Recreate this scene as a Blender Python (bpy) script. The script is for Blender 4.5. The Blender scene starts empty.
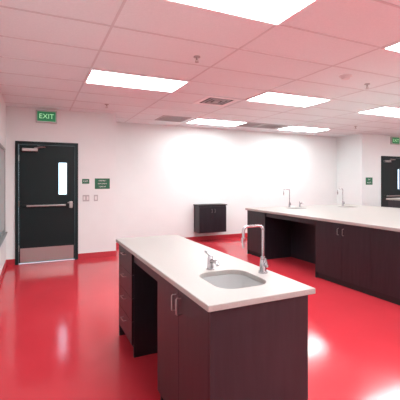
import bpy, bmesh, math
from mathutils import Vector, Matrix
scene = bpy.context.scene

# ---------------------------------------------------------------- materials
def mat(name, col, rough=0.5, metal=0.0, noise=None, bump=None, emit=None, coat=0.0, stretch=None, spec=None):
    m = bpy.data.materials.new(name); m.use_nodes = True
    nt = m.node_tree; b = nt.nodes["Principled BSDF"]
    b.inputs["Base Color"].default_value = (*col, 1)
    b.inputs["Roughness"].default_value = rough
    b.inputs["Metallic"].default_value = metal
    if coat: b.inputs["Coat Weight"].default_value = coat
    if spec is not None: b.inputs["Specular IOR Level"].default_value = spec
    if emit:
        b.inputs["Emission Color"].default_value = (*emit[0], 1)
        b.inputs["Emission Strength"].default_value = emit[1]
    tc = nt.nodes.new("ShaderNodeTexCoord")
    src = tc.outputs["Object"]
    if stretch:
        mp = nt.nodes.new("ShaderNodeMapping"); mp.inputs["Scale"].default_value = stretch
        nt.links.new(src, mp.inputs["Vector"]); src = mp.outputs["Vector"]
    if noise:
        n = nt.nodes.new("ShaderNodeTexNoise"); n.inputs["Scale"].default_value = noise[0]; n.inputs["Detail"].default_value = 5
        nt.links.new(src, n.inputs["Vector"])
        r = nt.nodes.new("ShaderNodeValToRGB")
        r.color_ramp.elements[0].position = 0.3; r.color_ramp.elements[1].position = 0.7
        r.color_ramp.elements[0].color = (*noise[1], 1); r.color_ramp.elements[1].color = (*col, 1)
        nt.links.new(n.outputs["Fac"], r.inputs["Fac"]); nt.links.new(r.outputs["Color"], b.inputs["Base Color"])
    if bump:
        n2 = nt.nodes.new("ShaderNodeTexNoise"); n2.inputs["Scale"].default_value = bump[0]; n2.inputs["Detail"].default_value = 3
        nt.links.new(src, n2.inputs["Vector"])
        bp = nt.nodes.new("ShaderNodeBump"); bp.inputs["Strength"].default_value = bump[1]; bp.inputs["Distance"].default_value = bump[2]
        nt.links.new(n2.outputs["Fac"], bp.inputs["Height"]); nt.links.new(bp.outputs["Normal"], b.inputs["Normal"])
    return m

M_wall = mat("wall_paint", (0.74, 0.79, 0.785), 0.6, noise=(3, (0.72, 0.77, 0.765)), bump=(120, 0.1, 0.002))
M_floor = mat("red_epoxy_floor", (0.56, 0.040, 0.056), 0.13, noise=(1.2, (0.51, 0.034, 0.048)), bump=(14, 0.06, 0.004))
M_base = mat("red_vinyl_base", (0.46, 0.03, 0.045), 0.4)
M_ceil = mat("acoustic_tile", (0.78, 0.88, 0.89), 0.9, noise=(60, (0.74, 0.84, 0.85)), bump=(150, 0.25, 0.003))
M_grid = mat("grid_tee", (0.62, 0.67, 0.68), 0.5)
M_lamp = mat("troffer_lens", (1, 1, 1), 0.4, emit=((0.95, 1.0, 1.0), 11.0))
M_lframe = mat("troffer_frame", (0.85, 0.85, 0.85), 0.4)
M_cab = mat("espresso_laminate", (0.017, 0.013, 0.019), 0.38, noise=(5, (0.008, 0.0065, 0.010)), stretch=(6, 6, 0.6))
M_cabin = mat("cabinet_inside", (0.010, 0.007, 0.009), 0.6)
M_top = mat("solid_surface_top", (0.385, 0.365, 0.345), 0.35, noise=(180, (0.335, 0.315, 0.295)))
M_sink = mat("sink_white", (0.52, 0.53, 0.53), 0.2, coat=0.3)
M_chrome = mat("chrome", (0.50, 0.50, 0.52), 0.14, 1.0)
M_steel = mat("brushed_steel", (0.42, 0.41, 0.40), 0.32, 1.0)
M_door = mat("door_paint_dark_green", (0.004, 0.013, 0.014), 0.45, spec=0.25)
M_frame = mat("door_frame_paint", (0.006, 0.015, 0.016), 0.45, spec=0.25)
M_green = mat("sign_green", (0.0, 0.12, 0.055), 0.4)
M_white = mat("white_plastic", (0.7, 0.7, 0.7), 0.4)
M_exit = mat("exit_face", (0.005, 0.14, 0.055), 0.4, emit=((0.02, 0.4, 0.14), 0.14))
M_exitw = mat("exit_letter", (0.4, 0.8, 0.5), 0.4, emit=((0.4, 1.0, 0.5), 0.25))
M_vent = mat("vent_metal", (0.42, 0.43, 0.43), 0.45)
M_dark = mat("vent_dark", (0.07, 0.07, 0.07), 0.8)
M_board = mat("whiteboard_surface", (0.40, 0.46, 0.46), 0.25)
M_alu = mat("aluminium_trim", (0.30, 0.32, 0.32), 0.4, 0.5)
M_drain = mat("drain_dark", (0.2, 0.2, 0.2), 0.3, 1.0)
M_glass = bpy.data.materials.new("door_glass"); M_glass.use_nodes = True
_b = M_glass.node_tree.nodes["Principled BSDF"]
_b.inputs["Roughness"].default_value = 0.02; _b.inputs["Transmission Weight"].default_value = 1.0; _b.inputs["IOR"].default_value = 1.1
_b.inputs["Base Color"].default_value = (0.95, 0.98, 1, 1)

# ---------------------------------------------------------------- helpers
def empty(name, loc=(0, 0, 0)):
    e = bpy.data.objects.new(name, None); e.location = loc; e.empty_display_size = 0.1
    scene.collection.objects.link(e); return e
def fin(bm, name, m, parent=None, smooth=False, loc=(0, 0, 0)):
    bmesh.ops.recalc_face_normals(bm, faces=bm.faces[:])
    me = bpy.data.meshes.new(name); bm.to_mesh(me); bm.free()
    me.materials.append(m)
    if smooth:
        for p in me.polygons: p.use_smooth = True
        try: me.set_sharp_from_angle(angle=math.radians(40))
        except Exception: pass
    o = bpy.data.objects.new(name, me); scene.collection.objects.link(o)
    o.location = loc
    if parent: o.parent = parent
    return o
def addbox(bm, x0, x1, y0, y1, z0, z1):
    M = Matrix.Translation(((x0+x1)/2, (y0+y1)/2, (z0+z1)/2)) @ Matrix.Diagonal((abs(x1-x0), abs(y1-y0), abs(z1-z0), 1))
    return bmesh.ops.create_cube(bm, size=1, matrix=M)
def box(name, b, m, parent=None, bevel=0.0):
    bm = bmesh.new(); addbox(bm, *b)
    if bevel: bmesh.ops.bevel(bm, geom=bm.edges[:], offset=bevel, segments=2, affect='EDGES', profile=0.5)
    return fin(bm, name, m, parent)
def boxes(name, bl, m, parent=None):
    bm = bmesh.new()
    for b in bl: addbox(bm, *b)
    return fin(bm, name, m, parent)
def cyl(name, c, r, h, m, parent=None, axis='Z', r2=None, seg=28):
    bm = bmesh.new()
    bmesh.ops.create_cone(bm, cap_ends=True, segments=seg, radius1=r, radius2=r if r2 is None else r2, depth=h)
    if axis == 'X': bmesh.ops.rotate(bm, matrix=Matrix.Rotation(math.pi/2, 3, 'Y'), verts=bm.verts)
    if axis == 'Y': bmesh.ops.rotate(bm, matrix=Matrix.Rotation(-math.pi/2, 3, 'X'), verts=bm.verts)
    bmesh.ops.translate(bm, vec=c, verts=bm.verts)
    return fin(bm, name, m, parent, True)
def tube(name, pts, r, m, parent=None, seg=14):
    pts = [Vector(p) for p in pts]; bm = bmesh.new(); rings = []
    rr = r if isinstance(r, (list, tuple)) else [r]*len(pts)
    up = None
    for i, p in enumerate(pts):
        t = (pts[min(i+1, len(pts)-1)] - pts[max(i-1, 0)]).normalized()
        if up is None:
            up = Vector((0, 0, 1)) if abs(t.z) < 0.9 else Vector((0, 1, 0))
        a = t.cross(up).normalized(); up = a.cross(t).normalized()
        rings.append([bm.verts.new(p + rr[i]*(math.cos(2*math.pi*k/seg)*a + math.sin(2*math.pi*k/seg)*up)) for k in range(seg)])
    for A, B in zip(rings, rings[1:]):
        for k in range(seg): bm.faces.new((A[k], A[(k+1) % seg], B[(k+1) % seg], B[k]))
    bm.faces.new(rings[0]); bm.faces.new(rings[-1])
    return fin(bm, name, m, parent, True)
def rrect(cx, cy, hx, hy, r, n=8):
    out = []
    for qx, qy, a0 in ((1, 1, 0), (-1, 1, 90), (-1, -1, 180), (1, -1, 270)):
        for k in range(n+1):
            a = math.radians(a0 + 90*k/n)
            out.append((cx + qx*(hx-r) + r*math.cos(a), cy + qy*(hy-r) + r*math.sin(a)))
    return out
def slab(name, outer, holes, z0, z1, m, parent=None, bevel=0.004):
    bm = bmesh.new()
    def loop(pts):
        v = [bm.verts.new((x, y, z1)) for x, y in pts]
        return [bm.edges.new((v[i], v[(i+1) % len(v)])) for i in range(len(v))]
    ed = loop(outer)
    for h in holes: ed += loop(h)
    bmesh.ops.triangle_fill(bm, edges=ed, use_beauty=True)
    r = bmesh.ops.extrude_face_region(bm, geom=bm.faces[:])
    bmesh.ops.translate(bm, vec=(0, 0, z0-z1), verts=[g for g in r['geom'] if isinstance(g, bmesh.types.BMVert)])
    o = fin(bm, name, m, parent)
    if bevel:
        md = o.modifiers.new("bevel", 'BEVEL'); md.width = bevel; md.segments = 2; md.limit_method = 'ANGLE'; md.angle_limit = math.radians(50)
    return o
def bowl(name, cx, cy, hx, hy, ztop, depth, m, parent, r=0.11):
    bm = bmesh.new(); rings = []
    prof = [(1.06, 0), (1.0, 0), (0.985, -0.25), (0.95, -0.6), (0.88, -0.85), (0.75, -0.96), (0.45, -0.99), (0.12, -1.0)]
    for s, dz in prof:
        rings.append([bm.verts.new((x, y, ztop + dz*depth)) for x, y in rrect(cx, cy, hx*s, hy*s, min(r*s, hx*s*0.98))])
    for A, B in zip(rings, rings[1:]):
        n = len(A)
        for k in range(n): bm.faces.new((A[k], A[(k+1) % n], B[(k+1) % n], B[k]))
    bm.faces.new(rings[-1])
    o = fin(bm, name, m, parent, True)
    cyl(name + "_drain", (cx, cy, ztop - depth + 0.003), 0.03, 0.006, M_drain, parent)
    return o
def gooseneck(name, x, y, z, h=0.29, reach=0.15, ang=math.pi, parent=None):
    e = empty(name, (x, y, z))
    ca, sa = math.cos(ang), math.sin(ang)
    cyl("base_flange", (0, 0, 0.005), 0.028, 0.010, M_chrome, e)
    cyl("valve_body", (0, 0, 0.045), 0.021, 0.07, M_chrome, e, r2=0.017)
    cyl("collar", (0, 0, 0.088), 0.014, 0.018, M_chrome, e)
    rb = 0.028
    pts = [(0, 0, 0.08), (0, 0, h - rb)]
    for k in range(1, 7):
        a = math.pi/2*k/6
        pts.append(((1-math.cos(a))*rb*ca, (1-math.cos(a))*rb*sa, h - rb + rb*math.sin(a)))
    pts.append(((reach-rb)*ca, (reach-rb)*sa, h))
    for k in range(1, 7):
        a = math.pi/2*k/6
        d = reach - rb + rb*math.sin(a)
        pts.append((d*ca, d*sa, h - rb*(1-math.cos(a))))
    pts.append((reach*ca, reach*sa, h - 0.07))
    tube("gooseneck_pipe", pts, 0.0085, M_chrome, e)
    tube("serrated_nozzle", [(reach*ca, reach*sa, h-0.065), (reach*ca, reach*sa, h-0.085), (reach*ca, reach*sa, h-0.125)], [0.013, 0.012, 0.006], M_chrome, e)
    tube("valve_stem", [(0, 0, 0.05), (0, -0.045, 0.052)], 0.009, M_chrome, e)
    hx, hy = (0, -0.045)
    tube("lever_handle", [(hx, hy, 0.045), (hx-0.01, hy-0.004, 0.075), (hx-0.02, hy-0.006, 0.10)], [0.008, 0.007, 0.005], M_chrome, e)
    if parent: e.parent = parent
    return e
def pull(pref, parent, x, y, z, L, vertical, out=(-1, 0)):
    ox, oy = out; t = 0.028
    a = (0, 0, L/2) if vertical else ((0, L/2, 0) if ox else (L/2, 0, 0))
    A = Vector(a); p = Vector((x, y, z)); o = Vector((ox*t, oy*t, 0))
    tube(pref, [p-A, p-A+o*0.8, p-A*0.9+o, p+A*0.9+o, p+A+o*0.8, p+A], 0.004, M_steel, parent, 8)

# ---------------------------------------------------------------- room
LX, RX, BY, DY, FY, CH = -0.45, 13.0, 7.85, 6.95, -3.2, 2.745
BX0, BX1 = 1.43, 8.10
T = 0.12
box("floor", (LX-T, RX+T, FY-T, BY+T, -0.1, 0), M_floor)
box("ceiling", (LX-T, RX+T, FY-T, BY+T, CH, CH+0.1), M_ceil)
box("wall_left", (LX-T, LX, FY-T, DY+T, 0, CH), M_wall)
box("wall_right", (RX, RX+T, FY-T, DY+T, 0, CH), M_wall)
box("wall_front", (LX, RX, FY-T, FY, 0, CH), M_wall)
box("wall_back", (BX0-T, BX1+T, BY, BY+T, 0, CH), M_wall)
D1 = (-0.31, 0.73); D2 = (8.85, 9.89); DH = 2.15
boxes("wall_door_bay_left", [(LX, D1[0], DY, DY+T, 0, CH), (D1[1], BX0-T, DY, DY+T, 0, CH), (D1[0], D1[1], DY, DY+T, DH, CH)], M_wall)
boxes("wall_door_bay_right", [(BX1+T, D2[0], DY, DY+T, 0, CH), (D2[1], RX, DY, DY+T, 0, CH), (D2[0], D2[1], DY, DY+T, DH, CH)], M_wall)
box("wall_return_left", (BX0-T, BX0, DY, BY, 0, CH), M_wall)
box("wall_return_right", (BX1, BX1+T, DY, BY, 0, CH), M_wall)
bt, bh = 0.008, 0.10
box("baseboard_left", (LX, LX+bt, FY, DY, 0, bh), M_base)
box("baseboard_back", (BX0, BX1, BY-bt, BY, 0, bh), M_base)
boxes("baseboard_door_bay_left", [(LX+bt, D1[0], DY-bt, DY, 0, bh), (D1[1], BX0+bt, DY-bt, DY, 0, bh)], M_base)
boxes("baseboard_door_bay_right", [(BX1-bt, D2[0], DY-bt, DY, 0, bh), (D2[1], RX, DY-bt, DY, 0, bh)], M_base)
box("baseboard_return_left", (BX0, BX0+bt, DY, BY-bt, 0, bh), M_base)
box("baseboard_return_right", (BX1-bt, BX1, DY, BY-bt, 0, bh), M_base)

gb = []
GX0, GY0 = 0.58, 1.76
k = -1
while GX0 + 1.22*k < RX:
    x = GX0 + 1.22*k
    if x > LX: gb.append((x-0.010, x+0.010, FY, DY, CH-0.004, CH)); 
    if BX0 < x < BX1: gb.append((x-0.010, x+0.010, DY, BY, CH-0.004, CH))
    k += 1
k = -8
while GY0 + 0.61*k < BY:
    y = GY0 + 0.61*k
    if y > FY: gb.append(((LX if y < DY else BX0), (RX if y < DY else BX1), y-0.010, y+0.010, CH-0.0045, CH))
    k += 1
boxes("ceiling_grid", gb, M_grid)

def troffer(x, y):
    e = empty("ceiling_troffer_light", (x, y, CH))
    w, d = 0.61, 0.305; f = 0.022
    boxes("troffer_housing", [(-w, w, -d, -d+f, -0.018, 0), (-w, w, d-f, d, -0.018, 0), (-w, -w+f, -d+f, d-f, -0.018, 0), (w-f, w, -d+f, d-f, -0.018, 0)], M_lframe, e)
    box("prismatic_lens", (-w+f, w-f, -d+f, d-f, -0.015, -0.004), M_lamp, e)
for iy, yy in enumerate((-2.8, -0.68+0.305, 1.76+0.305, 4.20+0.305, 6.64+0.305)):
    for ix in range(5):
        xx = 0.58+0.61+2.44*ix
        if iy == 4 and (ix == 0 or ix > 2): continue
        troffer(xx, yy)

def vent(x, y, w=0.30, d=0.30, name="air_diffuser"):
    e = empty(name, (x, y, CH))
    f = 0.035
    boxes("vent_frame", [(-w, w, -d, -d+f, -0.012, 0), (-w, w, d-f, d, -0.012, 0), (-w, -w+f, -d+f, d-f, -0.012, 0), (w-f, w, -d+f, d-f, -0.012, 0)], M_vent, e)
    box("vent_back", (-w+f, w-f, -d+f, d-f, -0.003, -0.001), M_dark, e)
    sl = []; yy = -d+f+0.02
    while yy < d-f-0.01:
        sl.append((-w+f, w-f, yy, yy+0.012, -0.010, -0.003)); yy += 0.045
    boxes("vent_louvres", sl, M_vent, e)
def diffuser(x, y):
    e = empty("air_diffuser", (x, y, CH)); w = 0.29
    def ring(a, b, z0, z1): return [(-a, a, -a, -b, z0, z1), (-a, a, b, a, z0, z1), (-a, -b, -b, b, z0, z1), (b, a, -b, b, z0, z1)]
    boxes("diffuser_frame", ring(w, w-0.07, -0.010, 0), M_lframe, e)
    box("diffuser_back", (-w+0.07, w-0.07, -w+0.07, w-0.07, -0.003, -0.001), M_dark, e)
    boxes("diffuser_cones", ring(0.175, 0.155, -0.014, -0.003) + ring(0.115, 0.095, -0.016, -0.003) + [(-0.045, 0.045, -0.045, 0.045, -0.016, -0.003)], M_vent, e)
diffuser(2.66, 5.11)
vent(2.6, 6.95, 0.30, 0.29, "return_air_grille")
vent(4.45, 6.95, 0.29, 0.29, "return_air_grille")
vent(5.05, 6.95, 0.29, 0.29, "return_air_grille")
vent(9.6, 6.3, 0.29, 0.29, "return_air_grille")

def sprinkler(x, y):
    e = empty("fire_sprinkler", (x, y, CH))
    cyl("escutcheon", (0, 0, -0.004), 0.035, 0.008, M_steel, e)
    cyl("sprinkler_body", (0, 0, -0.02), 0.010, 0.03, M_steel, e)
    boxes("sprinkler_frame", [(-0.014, -0.011, -0.003, 0.003, -0.055, -0.03), (0.011, 0.014, -0.003, 0.003, -0.055, -0.03), (-0.014, 0.014, -0.003, 0.003, -0.034, -0.03)], M_steel, e)
    cyl("deflector", (0, 0, -0.057), 0.02, 0.004, M_steel, e)
for p in ((1.52, 3.35), (1.1, 6.1), (6.9, 6.1), (4.0, 3.35)): sprinkler(*p)
e = empty("smoke_detector", (3.45, 3.2, CH))
cyl("detector_base", (0, 0, -0.006), 0.075, 0.012, M_white, e); cyl("detector_head", (0, 0, -0.027), 0.045, 0.03, M_white, e, r2=0.06)
e = empty("ceiling_speaker", (4.55, 3.0, CH))
cyl("speaker_rim", (0, 0, -0.005), 0.09, 0.010, M_white, e); cyl("speaker_grille", (0, 0, -0.011), 0.075, 0.006, M_vent, e)

# ---------------------------------------------------------------- doors
def door(name, x0, x1):
    y = DY; e = empty(name, (x0, y, 0)); W = x1-x0; H = DH
    f = 0.055
    boxes("door_frame", [(0.001, f, -0.02, T-0.002, 0, H-0.001), (W-f, W-0.001, -0.02, T-0.002, 0, H-0.001), (f, W-f, -0.02, T-0.002, H-f, H-0.001)], M_frame, e)
    a, b, z0, z1 = f+0.004, W-f-0.004, 0.012, H-f-0.004
    wx0, wx1, wz0, wz1 = 0.70, 0.85, 1.20, 1.79
    boxes("door_leaf", [(a, wx0, 0.01, 0.055, z0, z1), (wx1, b, 0.01, 0.055, z0, z1), (wx0, wx1, 0.01, 0.055, z0, wz0), (wx0, wx1, 0.01, 0.055, wz1, z1)], M_door, e)
    boxes("window_trim", [(wx0-0.02, wx0+0.005, 0.0, 0.065, wz0-0.02, wz1+0.02), (wx1-0.005, wx1+0.02, 0.0, 0.065, wz0-0.02, wz1+0.02),
                          (wx0, wx1, 0.0, 0.065, wz0-0.02, wz0+0.005), (wx0, wx1, 0.0, 0.065, wz1-0.005, wz1+0.02)], M_frame, e)
    box("window_glass", (wx0+0.005, wx1-0.005, 0.03, 0.036, wz0+0.005, wz1-0.005), M_glass, e)
    box("kick_plate", (a+0.02, b-0.02, 0.006, 0.010, 0.02, 0.27), M_steel, e)
    box("panic_bar_rail", (a+0.01, b-0.02, -0.03, 0.01, 0.99, 1.035), M_frame, e, 0.006)
    box("panic_push_pad", (a+0.12, b-0.16, -0.055, -0.028, 1.0, 1.03), M_steel, e, 0.008)
    box("panic_lock_case", (b-0.10, b-0.04, -0.06, 0.01, 0.96, 1.08), M_steel, e, 0.01)
    tube("pull_lever", [(b-0.07, -0.055, 1.06), (b-0.07, -0.09, 1.06), (b-0.13, -0.095, 1.06)], 0.01, M_steel, e)
    box("closer_body", (a+0.05, a+0.30, -0.05, 0.01, H-f-0.12, H-f-0.065), M_steel, e, 0.008)
    tube("closer_arm", [(a+0.24, -0.045, H-f-0.06), (a+0.42, -0.09, H-f-0.045), (a+0.30, -0.022, H-f-0.02)], 0.008, M_steel, e, 8)
    boxes("hinges", [(a-0.008, a+0.004, -0.008, 0.012, z, z+0.11) for z in (0.22, 1.0, 1.80)], M_steel, e)
door("door_1", *D1); door("door_2", *D2)

def exit_sign(x, z):
    e = empty("exit_sign", (x, DY, z))
    box("sign_housing", (-0.175, 0.175, -0.05, -0.001, -0.11, 0.11), M_steel, e, 0.006)
    box("sign_face", (-0.15, 0.15, -0.053, -0.049, -0.085, 0.085), M_exit, e)
    cu = bpy.data.curves.new("exit_text", 'FONT'); cu.body = "EXIT"; cu.size = 0.12; cu.align_x = 'CENTER'; cu.align_y = 'CENTER'; cu.extrude = 0.001
    o = bpy.data.objects.new("exit_lettering", cu); scene.collection.objects.link(o); o.data.materials.append(M_exitw)
    o.location = (0, -0.055, 0); o.rotation_euler = (math.pi/2, 0, 0); o.parent = e
exit_sign(0.19, 2.60); exit_sign(9.40, 2.60)

def wall_sign(name, x0, x1, z0, z1, lines):
    e = empty(name, ((x0+x1)/2, DY, (z0+z1)/2)); w = (x1-x0)/2; h = (z1-z0)/2
    box("sign_plate", (-w, w, -0.008, -0.0005, -h, h), M_green, e, 0.002)
    n = len(lines)
    for i, s in enumerate(lines):
        cu = bpy.data.curves.new("sign_text", 'FONT'); cu.body = s; cu.size = h*0.95/n; cu.align_x = 'CENTER'; cu.align_y = 'CENTER'; cu.extrude = 0.0005
        o = bpy.data.objects.new("sign_lettering_%d" % (i+1), cu); scene.collection.objects.link(o); o.data.materials.append(M_white)
        o.location = (0, -0.009, h*(1-(2*i+1)/n)*0.85); o.rotation_euler = (math.pi/2, 0, 0); o.parent = e
wall_sign("room_sign", 0.80, 0.93, 1.40, 1.49, ["EXIT"])
wall_sign("evacuation_sign", 1.03, 1.31, 1.30, 1.50, ["ASSEMBLY", "OCCUPANT", "LOAD 49"])
wall_sign("room_sign", 8.24, 8.50, 1.34, 1.54, ["EXIT", "ROUTE"])
def switch(x, z, w, n):
    e = empty("light_switch", (x, DY, z))
    box("switch_plate", (-w, w, -0.007, -0.0005, -0.06, 0.06), M_vent, e, 0.002)
    boxes("rockers", [(-w+2*w*(i+0.25)/n, -w+2*w*(i+0.75)/n, -0.011, -0.006, -0.033, 0.033) for i in range(n)], M_white, e)
switch(0.87, 1.13, 0.06, 2); switch(1.05, 1.13, 0.037, 1)

e = empty("whiteboard", (LX, 5.0, 1.31))
box("board_panel", (0.001, 0.015, -1.45, 1.45, -0.63, 0.63), M_board, e)
boxes("board_frame", [(0.001, 0.025, -1.48, -1.44, -0.66, 0.66), (0.001, 0.025, 1.44, 1.48, -0.66, 0.66), (0.001, 0.025, -1.44, 1.44, 0.62, 0.66), (0.001, 0.025, -1.44, 1.44, -0.66, -0.62)], M_alu, e)
box("marker_tray", (0.001, 0.06, -1.4, 1.4, -0.68, -0.66), M_alu, e)

# ---------------------------------------------------------------- near island with sink
IX0, IX1, IY0, IY1, TZ = 0.70, 1.32, 1.42, 3.42, 0.91
isl = empty("sink_island", (0, 0, 0))
sk = (1.02, 1.765, 0.155, 0.180)
slab("countertop", [(IX0, IY0), (IX1, IY0), (IX1, IY1), (IX0, IY1)], [rrect(*sk, 0.10)], TZ-0.03, TZ, M_top, isl)
bowl("sink_bowl", sk[0], sk[1], sk[2]+0.003, sk[3]+0.003, TZ-0.031, 0.15, M_sink, isl, 0.10)
cx0, cx1, cy0, cy1, cz = IX0+0.025, IX1-0.025, IY0+0.03, IY1-0.03, TZ-0.03
KN0, KN1 = 2.22, 2.90
boxes("carcass", [
    (cx0, cx1, cy0, cy0+0.02, 0.0, cz),
    (cx0+0.02, cx1-0.02, KN0-0.02, KN0, 0.0, cz),
    (cx0+0.02, cx1-0.02, KN1, KN1+0.02, 0.0, cz),
    (cx0, cx1, cy1-0.02, cy1, 0.0, cz),
    (cx1-0.02, cx1, cy0+0.02, cy1-0.02, 0.0, cz),
    (cx0+0.02, cx1-0.02, cy0+0.02, KN0-0.02, 0.10, 0.12),
    (cx0+0.02, cx1-0.02, KN1+0.02, cy1-0.02, 0.10, 0.12),
    (cx0+0.02, cx0+0.04, KN0, KN1, cz-0.09, cz)], M_cab, isl)
boxes("toe_kick", [(cx0+0.06, cx0+0.08, cy0+0.02, KN0-0.02, 0, 0.10), (cx0+0.06, cx0+0.08, KN1+0.02, cy1-0.02, 0, 0.10)], M_cabin, isl)
mid = (cy0+0.02+KN0)/2
boxes("cabinet_doors", [(cx0, cx0+0.019, cy0+0.022, mid-0.002, 0.105, cz-0.006), (cx0, cx0+0.019, mid+0.002, KN0-0.001, 0.105, cz-0.006)], M_cab, isl)
dz = (cz-0.006-0.105)/4
boxes("drawer_fronts", [(cx0, cx0+0.019, KN1+0.001, cy1-0.022, 0.105+i*dz+0.003, 0.105+(i+1)*dz-0.003) for i in range(4)], M_cab, isl)
box("carcass_interior", (cx0+0.02, cx0+0.025, KN1+0.02, cy1-0.02, 0.12, cz-0.001), M_cabin, isl)
box("carcass_interior_doors", (cx0+0.02, cx0+0.025, cy0+0.02, KN0-0.02, 0.12, cz-0.001), M_cabin, isl)
for i in range(4): pull("drawer_pull_%d" % i, isl, cx0, (KN1+cy1)/2, 0.105+(i+0.5)*dz+0.04, 0.10, False)
pull("door_pull_1", isl, cx0, mid-0.035, cz-0.10, 0.09, True); pull("door_pull_2", isl, cx0, mid+0.035, cz-0.10, 0.09, True)
gooseneck("gooseneck_faucet", 1.25, 1.79, TZ, 0.285, 0.138, math.pi, None)
e = empty("lavatory_faucet", (1.0, 2.0, TZ))
cyl("base_flange", (0, 0, 0.004), 0.027, 0.008, M_chrome, e)
cyl("faucet_body", (0, 0, 0.035), 0.022, 0.06, M_chrome, e, r2=0.018)
tube("spout", [(0, 0, 0.045), (0.0, -0.04, 0.062), (0, -0.085, 0.06), (0, -0.10, 0.045)], [0.013, 0.012, 0.011, 0.010], M_chrome, e)
cyl("lever_hub", (0, 0, 0.075), 0.019, 0.022, M_chrome, e, r2=0.014)
tube("lever", [(0, 0, 0.084), (-0.012, 0.03, 0.10), (-0.016, 0.045, 0.106)], [0.008, 0.007, 0.006], M_chrome, e)

# ---------------------------------------------------------------- big lab counter at right
RX0, RX1, RY0, RY1 = 3.82, 6.60, 1.2, 6.08
lab = empty("lab_counter", (0, 0, 0))
s1 = (4.72, 5.62, 0.19, 0.15); s2 = (5.93, 5.45, 0.19, 0.15)
slab("countertop", [(RX0, RY0), (RX1, RY0), (RX1, RY1), (RX0, RY1)], [rrect(*s1, 0.10), rrect(*s2, 0.10)], TZ-0.04, TZ, M_top, lab)
bowl("sink_bowl_1", s1[0], s1[1], s1[2]+.003, s1[3]+.003, TZ-0.041, 0.15, M_sink, lab, 0.10)
bowl("sink_bowl_2", s2[0], s2[1], s2[2]+.003, s2[3]+.003, TZ-0.041, 0.15, M_sink, lab, 0.10)
a0, a1, b0, b1, cz = RX0+0.03, RX1-0.03, RY0+0.03, RY1-0.03, TZ-0.04
K0, K1 = 4.15, 5.45
boxes("carcass", [(a0, a1, b0, b0+0.02, 0, cz), (a0, a1, b1-0.02, b1, 0, cz), (a1-0.02, a1, b0+0.02, b1-0.02, 0, cz),
                  (a0+0.60, a0+0.62, b0+0.02, b1-0.02, 0, cz),
                  (a0, a0+0.60, K0-0.02, K0, 0, cz), (a0, a0+0.60, K1, K1+0.02, 0, cz),
                  (a0+0.02, a0+0.04, K0, K1, cz-0.08, cz)], M_cab, lab)
boxes("carcass_interior", [(a0+0.02, a0+0.025, b0+0.02, K0-0.02, 0.10, cz), (a0+0.02, a0+0.025, K1+0.02, b1-0.02, 0.10, cz)], M_cabin, lab)
boxes("toe_kick", [(a0+0.03, a0+0.05, b0+0.02, K0-0.02, 0, 0.10), (a0+0.03, a0+0.05, K1+0.02, b1-0.02, 0, 0.10)], M_cabin, lab)
dl = []; n = 6; w = (K0-0.02-(b0+0.02))/n
for i in range(n): dl.append((a0, a0+0.019, b0+0.02+i*w+0.002, b0+0.02+(i+1)*w-0.002, 0.085, cz-0.006))
dl.append((a0, a0+0.019, K1+0.022, b1-0.022, 0.085, cz-0.006))
boxes("cabinet_doors", dl, M_cab, lab)
for i in range(n):
    yy = b0+0.02+i*w + (w-0.045 if i % 2 == 0 else 0.045)
    pull("door_pull_%d" % i, lab, a0, yy, cz-0.12, 0.09, True)
gooseneck("gooseneck_faucet", 4.78, 5.90, TZ, 0.37, 0.15, math.pi)
gooseneck("gooseneck_faucet", 6.06, 5.70, TZ, 0.37, 0.15, math.pi)
e = empty("lavatory_faucet", (5.02, 5.86, TZ))
cyl("faucet_body", (0, 0, 0.045), 0.020, 0.09, M_chrome, e, r2=0.016)
tube("spout", [(0, 0, 0.06), (0.0, -0.05, 0.085), (0, -0.10, 0.07)], [0.013, 0.012, 0.010], M_chrome, e)
cyl("lever_hub", (0, 0, 0.10), 0.017, 0.022, M_chrome, e, r2=0.013)

fc = empty("sink_counter", (0, 0, 0))
s3 = (8.3, 5.4, 0.25, 0.19)
slab("countertop", [(7.75, 4.4), (9.6, 4.4), (9.6, 5.95), (7.75, 5.95)], [rrect(*s3, 0.14)], 0.99, 1.03, M_top, fc)
bowl("sink_bowl", s3[0], s3[1], s3[2]+.003, s3[3]+.003, 0.989, 0.15, M_sink, fc, 0.14)
boxes("cabinet_body", [(7.78, 9.57, 4.43, 4.45, 0, 0.99), (7.78, 9.57, 5.90, 5.92, 0, 0.99), (7.78, 7.80, 4.45, 5.90, 0, 0.99), (9.55, 9.57, 4.45, 5.90, 0, 0.99)], M_cab, fc)

e = empty("wall_hung_cabinet", (3.84, BY, 0.0))
box("cabinet_case", (-0.36, 0.36, -0.30, -0.002, 0.22, 0.86), M_cab, e, 0.003)
boxes("cabinet_doors", [(-0.355, -0.002, -0.32, -0.301, 0.225, 0.835), (0.002, 0.355, -0.32, -0.301, 0.225, 0.835)], M_cab, e)
box("cabinet_top", (-0.375, 0.375, -0.335, -0.002, 0.86, 0.885), M_cabin, e, 0.003)
pull("door_pull_1", e, -0.04, -0.32, 0.74, 0.08, True, (0, -1)); pull("door_pull_2", e, 0.04, -0.32, 0.74, 0.08, True, (0, -1))

# ---------------------------------------------------------------- world & camera
w = bpy.data.worlds.new("daylight"); scene.world = w; w.use_nodes = True
bg = w.node_tree.nodes["Background"]; bg.inputs[0].default_value = (0.62, 0.85, 1.0, 1); bg.inputs[1].default_value = 1.8

cam = bpy.data.cameras.new("camera"); co = bpy.data.objects.new("camera", cam); scene.collection.objects.link(co)
co.location = (0, 0, 1.47); co.rotation_euler = (math.pi/2, 0, -math.radians(24.9))
cam.sensor_width = 36; cam.lens = 36*356/400; cam.shift_y = -20/400
cam.clip_start = 0.05
scene.camera = co
scene.view_settings.view_transform = 'Standard'
scene.view_settings.exposure = 0.9
